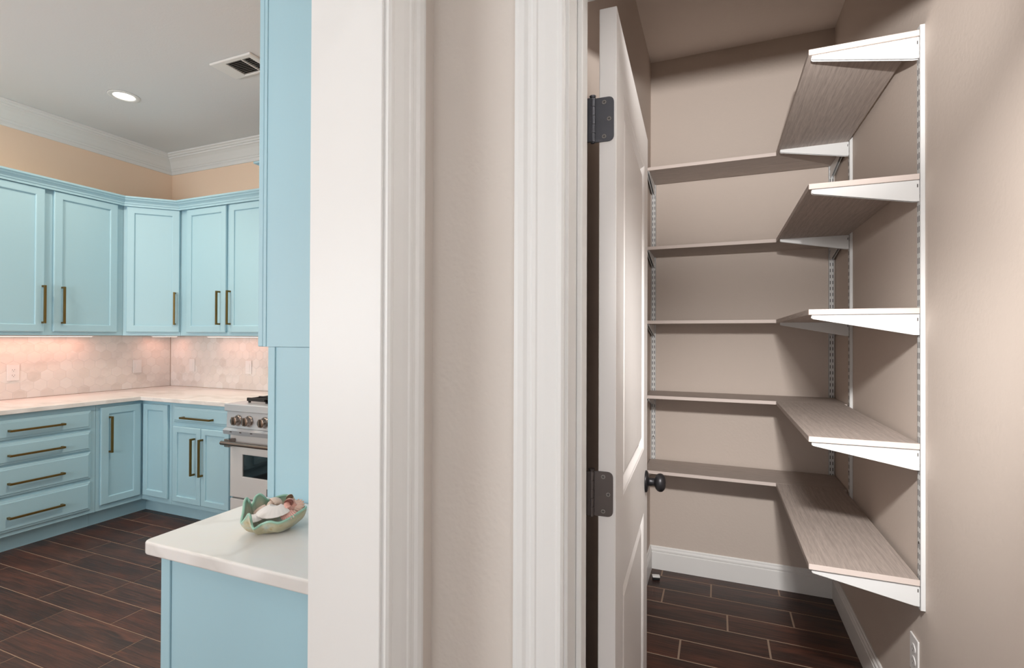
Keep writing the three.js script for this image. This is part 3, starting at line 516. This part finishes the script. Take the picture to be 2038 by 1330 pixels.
// ---------------------------------------------------------------- range
{
  const X0 = -3.155, X1 = -2.395, t = new Thing('range', 'stainless gas range with black grates and bronze-tinted knobs', 'range', [-2.775, 0.0005, -2.85]);
  t.p('body', [bx(X0 + 0.003, X1 - 0.003, 0.09, 0.885, -3.18, -2.585, 0.003), bx(X0 + 0.05, X1 - 0.05, 0.0005, 0.09, -3.15, -2.62)], M.steel);
  t.p('cooktop', bx(X0, X1, 0.885, 0.914, -3.18, -2.525, 0.003), M.steel);
  t.p('bullnose', [bx(X0, X1, 0.862, 0.914, -2.525, -2.492, 0.006)], M.steel);
  const panel = t.p('control_panel', extrudeX([[-2.585, 0.862], [-2.508, 0.862], [-2.502, 0.75], [-2.585, 0.742]].reverse(), X0 + 0.012, X1 - 0.012), M.steel);
  t.p('drip_lip', extrudeX([[-2.585, 0.742], [-2.50, 0.748], [-2.478, 0.735], [-2.486, 0.706], [-2.585, 0.700]].reverse(), X0 + 0.004, X1 - 0.004), M.steel);
  for (const x of [-3.032, -2.93, -2.786, -2.684, -2.58, -2.478]) {
    const k = lathe([[0, 0], [0.037, 0], [0.038, 0.004], [0.036, 0.010], [0.0315, 0.012], [0.030, 0.014], [0.029, 0.040], [0.027, 0.044], [0, 0.045]], 28); k.rotateX(Math.PI / 2).translate(x, 0.803, -2.506);
    const kn = t.p('knob', k, M.steelDark); t.p('pointer', bx(x - 0.004, x + 0.004, 0.780, 0.832, -2.463, -2.449, 0.002), M.steelDark, kn);
  }
  for (const [x, y] of [[-3.075, 0.727], [-2.985, 0.727], [-2.885, 0.727]]) t.p('indicator', bx(x - 0.010, x + 0.010, y - 0.004, y + 0.004, -2.4825, -2.4795, 0.001), M.plateDark);
  // oven door with a real opening for its glass
  const dw = X1 - X0 - 0.008, sh = new THREE.Shape([[0, 0], [dw, 0], [dw, 0.43], [0, 0.43]].map(p => new THREE.Vector2(...p)));
  const wx0 = 0.118, wx1 = dw - 0.118, wy0 = 0.148, wy1 = 0.300; sh.holes.push(new THREE.Path([[wx0, wy0], [wx0, wy1], [wx1, wy1], [wx1, wy0]].map(p => new THREE.Vector2(...p))));
  const g = new THREE.ExtrudeGeometry(sh, { depth: 0.036, bevelEnabled: true, bevelSize: 0.004, bevelThickness: 0.004, bevelOffset: -0.004, bevelSegments: 3 }); g.translate(X0 + 0.004, 0.262, -2.578);
  const od = t.p('oven_door', boxUV(g), M.steelDoor);
  t.p('window', bx(X0 + 0.004 + wx0 - 0.003, X0 + 0.004 + wx1 + 0.003, 0.262 + wy0 - 0.003, 0.262 + wy1 + 0.003, -2.560, -2.546), M.ovenGlass, od, 'dark oven window');
  const bar = new THREE.CylinderGeometry(0.0145, 0.0145, X1 - X0 + 0.012, 24); bar.rotateZ(Math.PI / 2).translate((X0 + X1) / 2, 0.645, -2.478);
  t.p('handle', [boxUV(bar), bx(X0 + 0.015, X0 + 0.06, 0.618, 0.672, -2.536, -2.480, 0.004), bx(X1 - 0.06, X1 - 0.015, 0.618, 0.672, -2.536, -2.480, 0.004)], M.steelDark, od);
  t.p('badge', bx(-2.800, -2.752, 0.300, 0.352, -2.5335, -2.531, 0.001), M.plateDark, od, 'small dark badge');
  t.p('kick_drawer', bx(X0 + 0.004, X1 - 0.004, 0.092, 0.250, -2.578, -2.540, 0.004), M.steelDoor);
  for (let q = 0; q < 3; q++) { // three cast iron grates
    const x0 = -3.045 + q * 0.187, x1 = x0 + 0.178, z0 = -3.08, z1 = -2.58, gs = [bx(x0, x0 + 0.014, 0.926, 0.946, z0, z1, 0.003), bx(x1 - 0.014, x1, 0.926, 0.946, z0, z1, 0.003)];
    for (let n = 0; n < 6; n++) { const z = z0 + n * (z1 - z0 - 0.014) / 5; gs.push(bx(x0, x1, 0.926, 0.950, z, z + 0.014, 0.003)); }
    for (const x of [x0 + 0.002, x1 - 0.016]) for (const z of [z0 + 0.01, z1 - 0.024]) gs.push(bx(x, x + 0.014, 0.9145, 0.93, z, z + 0.014, 0.002));
    t.p('grate', gs, M.iron, null, 'black cast iron grate');
    for (const z of [z0 + 0.13, z1 - 0.13]) { const b = lathe([[0, 0], [0.045, 0], [0.043, 0.006], [0.03, 0.0085], [0, 0.009]], 20); b.translate((x0 + x1) / 2, 0.9145, z); t.p('burner', b, M.iron); }
  }
}
// ---------------------------------------------------------------- ceiling fittings
function canLight(label, x, z, color, power, group, spread = 1.3, soft = 0.8) {
  const t = new Thing('recessed_light', label, 'ceiling light', [x, CEIL, z], 0.00001, group).local();
  const ring = lathe([[0.064, -0.001], [0.064, -0.004], [0.070, -0.007], [0.088, -0.006], [0.093, -0.003], [0.094, -0.0005], [0.064, -0.0005]], 40);
  t.p('trim_ring', ring, M.trim); t.p('diffuser', lathe([[0, -0.0035], [0.05, -0.003], [0.0635, -0.001], [0, -0.0008]], 36), M.lens, null, 'glowing diffuser');
  spot(color, power, [x, CEIL - 0.012, z], [x, 0, z], spread, soft, 6);
}
canLight('round glowing recessed light in the kitchen ceiling', -3.81, -2.225, LIGHT.warm, LIGHT.kitchenCan * 0.55);
canLight('recessed ceiling light left of the frame, over the drawers', -3.95, -1.1, LIGHT.warm, LIGHT.kitchenCan * 0.9, undefined, 1.5, 0.35);
canLight('recessed ceiling light hidden behind the tall blue cabinet', -2.2, -2.1, LIGHT.warm, LIGHT.kitchenCan * 2.1);
canLight('recessed ceiling light in the hall before the pantry', 0.15, 0.5, LIGHT.hall, LIGHT.hallCan);
canLight('recessed ceiling light far back in the hall', 0.1, 1.9, LIGHT.hall, 2);
{
  const x0 = -2.863, x1 = -2.528, z0 = -2.331, z1 = -2.146, ox0 = -2.762, ox1 = -2.566, oz0 = -2.313, oz1 = -2.176, y = CEIL - 0.0005, t = new Thing('ceiling_vent', 'white ceiling air vent with dark louvre slats', 'air vent', [-2.695, CEIL, -2.24]);
  const sh = new THREE.Shape([[x0, z0], [x0, z1], [x1, z1], [x1, z0]].map(p => new THREE.Vector2(...p))); sh.holes.push(new THREE.Path([[ox0, oz0], [ox1, oz0], [ox1, oz1], [ox0, oz1]].map(p => new THREE.Vector2(...p))));
  const g = new THREE.ExtrudeGeometry(sh, { depth: 0.006, bevelEnabled: true, bevelSize: 0.005, bevelThickness: 0.004, bevelOffset: -0.005, bevelSegments: 2 }); g.rotateX(Math.PI / 2).translate(0, y - 0.004, 0); // hangs below the ceiling
  t.p('frame', boxUV(g), M.trim); t.p('duct_backing', bx(ox0, ox1, y - 0.001, y, oz0, oz1), M.ventDark); t.p('divider', bx(-2.634, -2.626, y - 0.014, y - 0.001, oz0, oz1, 0.001), M.trim);
  for (let k = 0; k < 9; k++) { const z = oz0 + 0.008 + k * 0.0148, s = bx(ox0, ox1, -0.0006, 0.0006, -0.006, 0.006); s.rotateX(0.7).translate(0, y - 0.0075, z); t.p('slat', s, M.ventSlat); }
}
for (const [label, x, z, turn, len] of [['slim light strip under the double-door upper cabinet on the left wall', -4.64, -1.92, Math.PI / 2, 1.15], ['slim light strip under the diagonal corner upper cabinet', -4.60, -3.04, Math.PI / 4, 0.20], ['slim light strip under the upper cabinet beside the range', -3.78, -3.07, 0.00001, 0.62]]) {
  const t = new Thing('light_strip', label, 'cabinet light', [x, UB - 0.0008, z], turn, 'light strips under the upper cabinets').local();
  t.p('housing', bx(-len / 2, len / 2, -0.009, 0, -0.014, 0.014, 0.002), M.plastic); t.p('diffuser', bx(-len / 2 + 0.01, len / 2 - 0.01, -0.0115, -0.009, -0.010, 0.010), M.puckLens, null, 'glowing diffuser');
  const l = areaLight(LIGHT.pink, LIGHT.strip * (turn < 0.1 ? 0.5 : 1), len - 0.02, 0.02, [x, UB - 0.0135, z], [x, 0, z]); l.rotation.set(-Math.PI / 2, 0, turn); 
}

// ---------------------------------------------------------------- bowl of shells on the near counter
{
  const C = new THREE.Vector3(-0.990, 0.9145, -0.918);
  const rimPts = [[-0.9266, 0.9620, -0.9567], [-0.9271, 0.9570, -0.9342], [-0.9293, 0.9520, -0.9155], [-0.9427, 0.9450, -0.8880], [-0.9567, 0.9500, -0.8751], [-0.9776, 0.9430, -0.8686], [-0.9851, 0.9370, -0.8542], [-0.9927, 0.9500, -0.8539], [-0.9894, 0.9680, -0.8479], [-0.9972, 0.9700, -0.8497], [-1.0044, 0.9620, -0.8505], [-1.0260, 0.9450, -0.8548], [-1.0380, 0.9650, -0.8695], [-1.0547, 0.9820, -0.8877], [-1.0607, 0.9850, -0.8990], [-1.0550, 0.9770, -0.9006], [-1.0608, 0.9630, -0.9115], [-1.0582, 0.9680, -0.9144], [-1.0616, 0.9800, -0.9252], [-1.0585, 0.9850, -0.9345], [-1.0542, 0.9780, -0.9429], [-1.0536, 0.9670, -0.9535], [-1.0478, 0.9650, -0.9608], [-1.0374, 0.9700, -0.9696], [-1.0218, 0.9730, -0.9837], [-1.0078, 0.9690, -0.9894], [-0.9782, 0.9600, -0.9780], [-0.9591, 0.9570, -0.9736]].map(p => new THREE.Vector3(...p));
  const curve = new THREE.CatmullRomCurve3(rimPts, true, 'centripetal'), N = 150, K = 18, rim = curve.getSpacedPoints(N).slice(0, N);
  const surf = inner => {
    const rows = [];
    for (let k = 0; k <= K; k++) {
      const s = k / K, a = s * Math.PI / 2, fh = Math.pow(Math.sin(a), 0.9), fv = Math.pow(1 - Math.cos(a), 0.85);
      rows.push(rim.map(r => {
        const dx = r.x - C.x, dz = r.z - C.z, rr = Math.hypot(dx, dz), b = 0.022, h = r.y - C.y, off = inner ? 0.0042 : 0;
        const rad = (b + (rr - b) * fh) - off * 0.9, y = C.y + h * fv + off * (1 - s * 0.6) + 0.0016 * Math.sin(s * 9 + dx * 160) * s * (1 - s) * 4;
        return new THREE.Vector3(C.x + dx / rr * rad, y, C.z + dz / rr * rad);
      }));
    } return rows;
  };
  const pos = [], col = []; const paint = (v, inner, s) => {
    const n = fbm(v.x * 60 + 90, v.z * 60 + v.y * 70 + 90, 999, 999, 21, 4), m = fbm(v.x * 120 + 50, v.y * 140 + v.z * 90 + 70, 999, 999, 33, 3);
    let c = inner ? mix3([0.52, 0.47, 0.33], [0.30, 0.36, 0.28], m) : mix3([0.60, 0.56, 0.38], [0.40, 0.38, 0.24], n);
    if (!inner) { c = mix3(c, [0.40, 0.28, 0.13], Math.max(0, m - 0.56) * 3.2); c = mix3(c, [0.32, 0.45, 0.44], Math.max(0, 0.44 - n) * 3); c = mix3(c, [0.66, 0.66, 0.52], Math.max(0, n - 0.6) * 2); }
    return mix3(c, [0.18, 0.42, 0.31], Math.max(0, s - (inner ? 0.74 : 0.86)) * (inner ? 3.2 : 3.5)); };
  for (const inner of [false, true]) {
    const R = surf(inner); const put = (v, s) => { pos.push(v.x, v.y, v.z); const c = paint(v, inner, s); col.push(...c.map(q => Math.max(0, q))); };
    for (let k = 0; k < K; k++) for (let i = 0; i < N; i++) { const j = (i + 1) % N, a = R[k][i], b = R[k][j], c = R[k + 1][j], d = R[k + 1][i], s0 = k / K, s1 = (k + 1) / K; const q = inner ? [[a, s0], [c, s1], [b, s0], [a, s0], [d, s1], [c, s1]] : [[a, s0], [b, s0], [c, s1], [a, s0], [c, s1], [d, s1]]; for (const [v, s] of q) put(v, s); }
    const m = new THREE.Vector3(C.x, R[0][0].y, C.z); for (let i = 0; i < N; i++) { const a = R[0][i], b = R[0][(i + 1) % N]; for (const v of inner ? [m, a, b] : [m, b, a]) put(v, 0); }
  }
  let g = new THREE.BufferGeometry(); g.setAttribute('position', new THREE.Float32BufferAttribute(pos, 3)); g.setAttribute('color', new THREE.Float32BufferAttribute(col, 3)); g.computeVertexNormals(); 
  { // smooth normals by position
    const p = g.attributes.position, nn = g.attributes.normal, map = {}; for (let i = 0; i < p.count; i++) { const k = p.getX(i).toFixed(5) + p.getY(i).toFixed(5) + p.getZ(i).toFixed(5); (map[k] = map[k] || []).push(i); }
    for (const k in map) { const v = new THREE.Vector3(); for (const i of map[k]) v.add(new THREE.Vector3().fromBufferAttribute(nn, i)); v.normalize(); for (const i of map[k]) nn.setXYZ(i, v.x, v.y, v.z); }
  }
  const t = new Thing('ceramic_bowl', 'wavy-rimmed green and sand glazed ceramic bowl holding seashells', 'bowl', [C.x, C.y, C.z]);
  const glaze = new THREE.MeshPhysicalMaterial({ color: '#ffffff', vertexColors: true, roughness: 0.3, clearcoat: 0.5, clearcoatRoughness: 0.2 });
  t.p('body', boxUV(g), glaze);
  const tube = new THREE.TubeGeometry(new THREE.CatmullRomCurve3(rim.map(r => { const dx = r.x - C.x, dz = r.z - C.z, q = Math.hypot(dx, dz); return new THREE.Vector3(r.x - dx / q * 0.002, r.y + 0.0008, r.z - dz / q * 0.002); }), true), 260, 0.0028, 8, true);
  t.p('rim', boxUV(tube), new THREE.MeshPhysicalMaterial({ color: '#9ccab6', roughness: 0.25, clearcoat: 0.6 }), null, 'jade green glazed rim');

  // shells
  function clam(a, b, h, ribs, amp, th = 0.0018) { // hinge at the origin, fan towards +z, dome up
    const U = 14, V = 48, pos = [], P = (u, v, o) => { const f = (v - 0.5) * 2.5, fl = 1 - 0.10 * Math.pow(Math.abs(v - 0.5) * 2, 3), r = u * fl, rb = amp * Math.cos(ribs * f * 2) * u * u; const w = Math.sin(f) * r * a, l = (0.15 * u + Math.cos(f) * r * 0.85) * b; return [w * (1 + rb * 2), h * (1 - Math.pow(u, 2.2)) * (0.15 + 0.85 * Math.min(1, u * 3)) + rb * 0.02 + o, l * (1 + rb * 2)]; };
    for (const o of [0, -th]) for (let i = 0; i < U; i++) for (let j = 0; j < V; j++) { const q = [P(i / U, j / V, o), P((i + 1) / U, j / V, o), P((i + 1) / U, (j + 1) / V, o), P(i / U, (j + 1) / V, o)]; const s = o === 0 ? [0, 1, 2, 0, 2, 3] : [0, 2, 1, 0, 3, 2]; for (const k of s) pos.push(...q[k]); }
    for (let j = 0; j < V; j++) { const q = [P(1, j / V, 0), P(1, j / V, -th), P(1, (j + 1) / V, -th), P(1, (j + 1) / V, 0)]; for (const k of [0, 1, 2, 0, 2, 3]) pos.push(...q[k]); }
    const g = new THREE.BufferGeometry(); g.setAttribute('position', new THREE.Float32BufferAttribute(pos, 3)); g.computeVertexNormals(); return boxUV(g.translate(0, 0, -b * 0.5));
  }
  function snail(len, turns, spikes, sp) { // coiled shell along +x
    const U = 110, V = 16, pos = [], P = (i, j) => { const s = i / U, th = s * turns * 6.283, k = Math.pow(s, 1.5), r = 0.03 * len / 0.05 * k * 0.34, cr = r * 0.95 + 0.0003, x = len * (1 - Math.pow(1 - s, 1.15)) * 0.75, a = j / V * 6.283; const spike = 1 + sp * Math.pow(Math.max(0, Math.cos(spikes * th)), 6) * Math.max(0, Math.cos(a - 0.6)); const R = r + cr * Math.cos(a) * spike; return [x + cr * 1.25 * Math.sin(a) * spike, R * Math.cos(th), R * Math.sin(th)]; };
    for (let i = 0; i < U; i++) for (let j = 0; j < V; j++) { const q = [P(i, j), P(i + 1, j), P(i + 1, j + 1), P(i, j + 1)]; for (const k of [0, 2, 1, 0, 3, 2]) pos.push(...q[k]); }
    const g = new THREE.BufferGeometry(); g.setAttribute('position', new THREE.Float32BufferAttribute(pos, 3)); g.computeVertexNormals(); g.center(); return boxUV(g);
  }
  const sm = c => std(c, 0.55);
  const shells = [
    ['white flat clam shell lying across the front of the bowl', clam(0.046, 0.052, 0.012, 12, 0.005), '#ece6e2', [-0.978, 0.962, -0.902], [0.20, 0.35, -0.03]],
    ['white smaller clam shell at the left of the bowl', clam(0.026, 0.034, 0.010, 9, 0.012), '#eae4e0', [-1.006, 0.951, -0.886], [0.1, 1.3, 0.15]],
    ['pink spiky sea snail shell in the middle of the bowl', snail(0.046, 4, 2.2, 0.55), '#dfa99c', [-0.966, 0.968, -0.930], [0.3, 0.5, 0.2]],
    ['cream coiled snail shell at the back of the bowl', snail(0.056, 4, 0.5, 0.1), '#ecd6c6', [-1.017, 0.966, -0.938], [0.5, -0.35, 0.15]],
    ['peach ribbed scallop shell standing at the right of the bowl', clam(0.024, 0.030, 0.009, 10, 0.05), '#efcfc0', [-0.951, 0.964, -0.952], [0.5, 2.3, 0.25]],
    ['pink ribbed scallop shell near the right rim', clam(0.020, 0.028, 0.008, 10, 0.05), '#e3b3a8', [-0.943, 0.954, -0.917], [0.45, 0.7, -0.1]],
    ['pale peach cockle shell at the left back of the bowl', clam(0.022, 0.030, 0.010, 10, 0.04), '#f0d8cb', [-1.030, 0.955, -0.915], [0.35, -0.8, 0.1]],
    ['tan coiled snail shell tucked against the back rim', snail(0.036, 4, 0.5, 0.05), '#d9bfa6', [-0.990, 0.968, -0.960], [0.2, 0.9, 0.5]],
  ];
  for (const [label, g, color, p, r] of shells) { const m = solid('seashell', g, sm(color), label, 'seashell', null, 'seashells in the glazed bowl'); m.position.set(...p); m.rotation.set(...r); }
}

renderer.render(scene, camera);
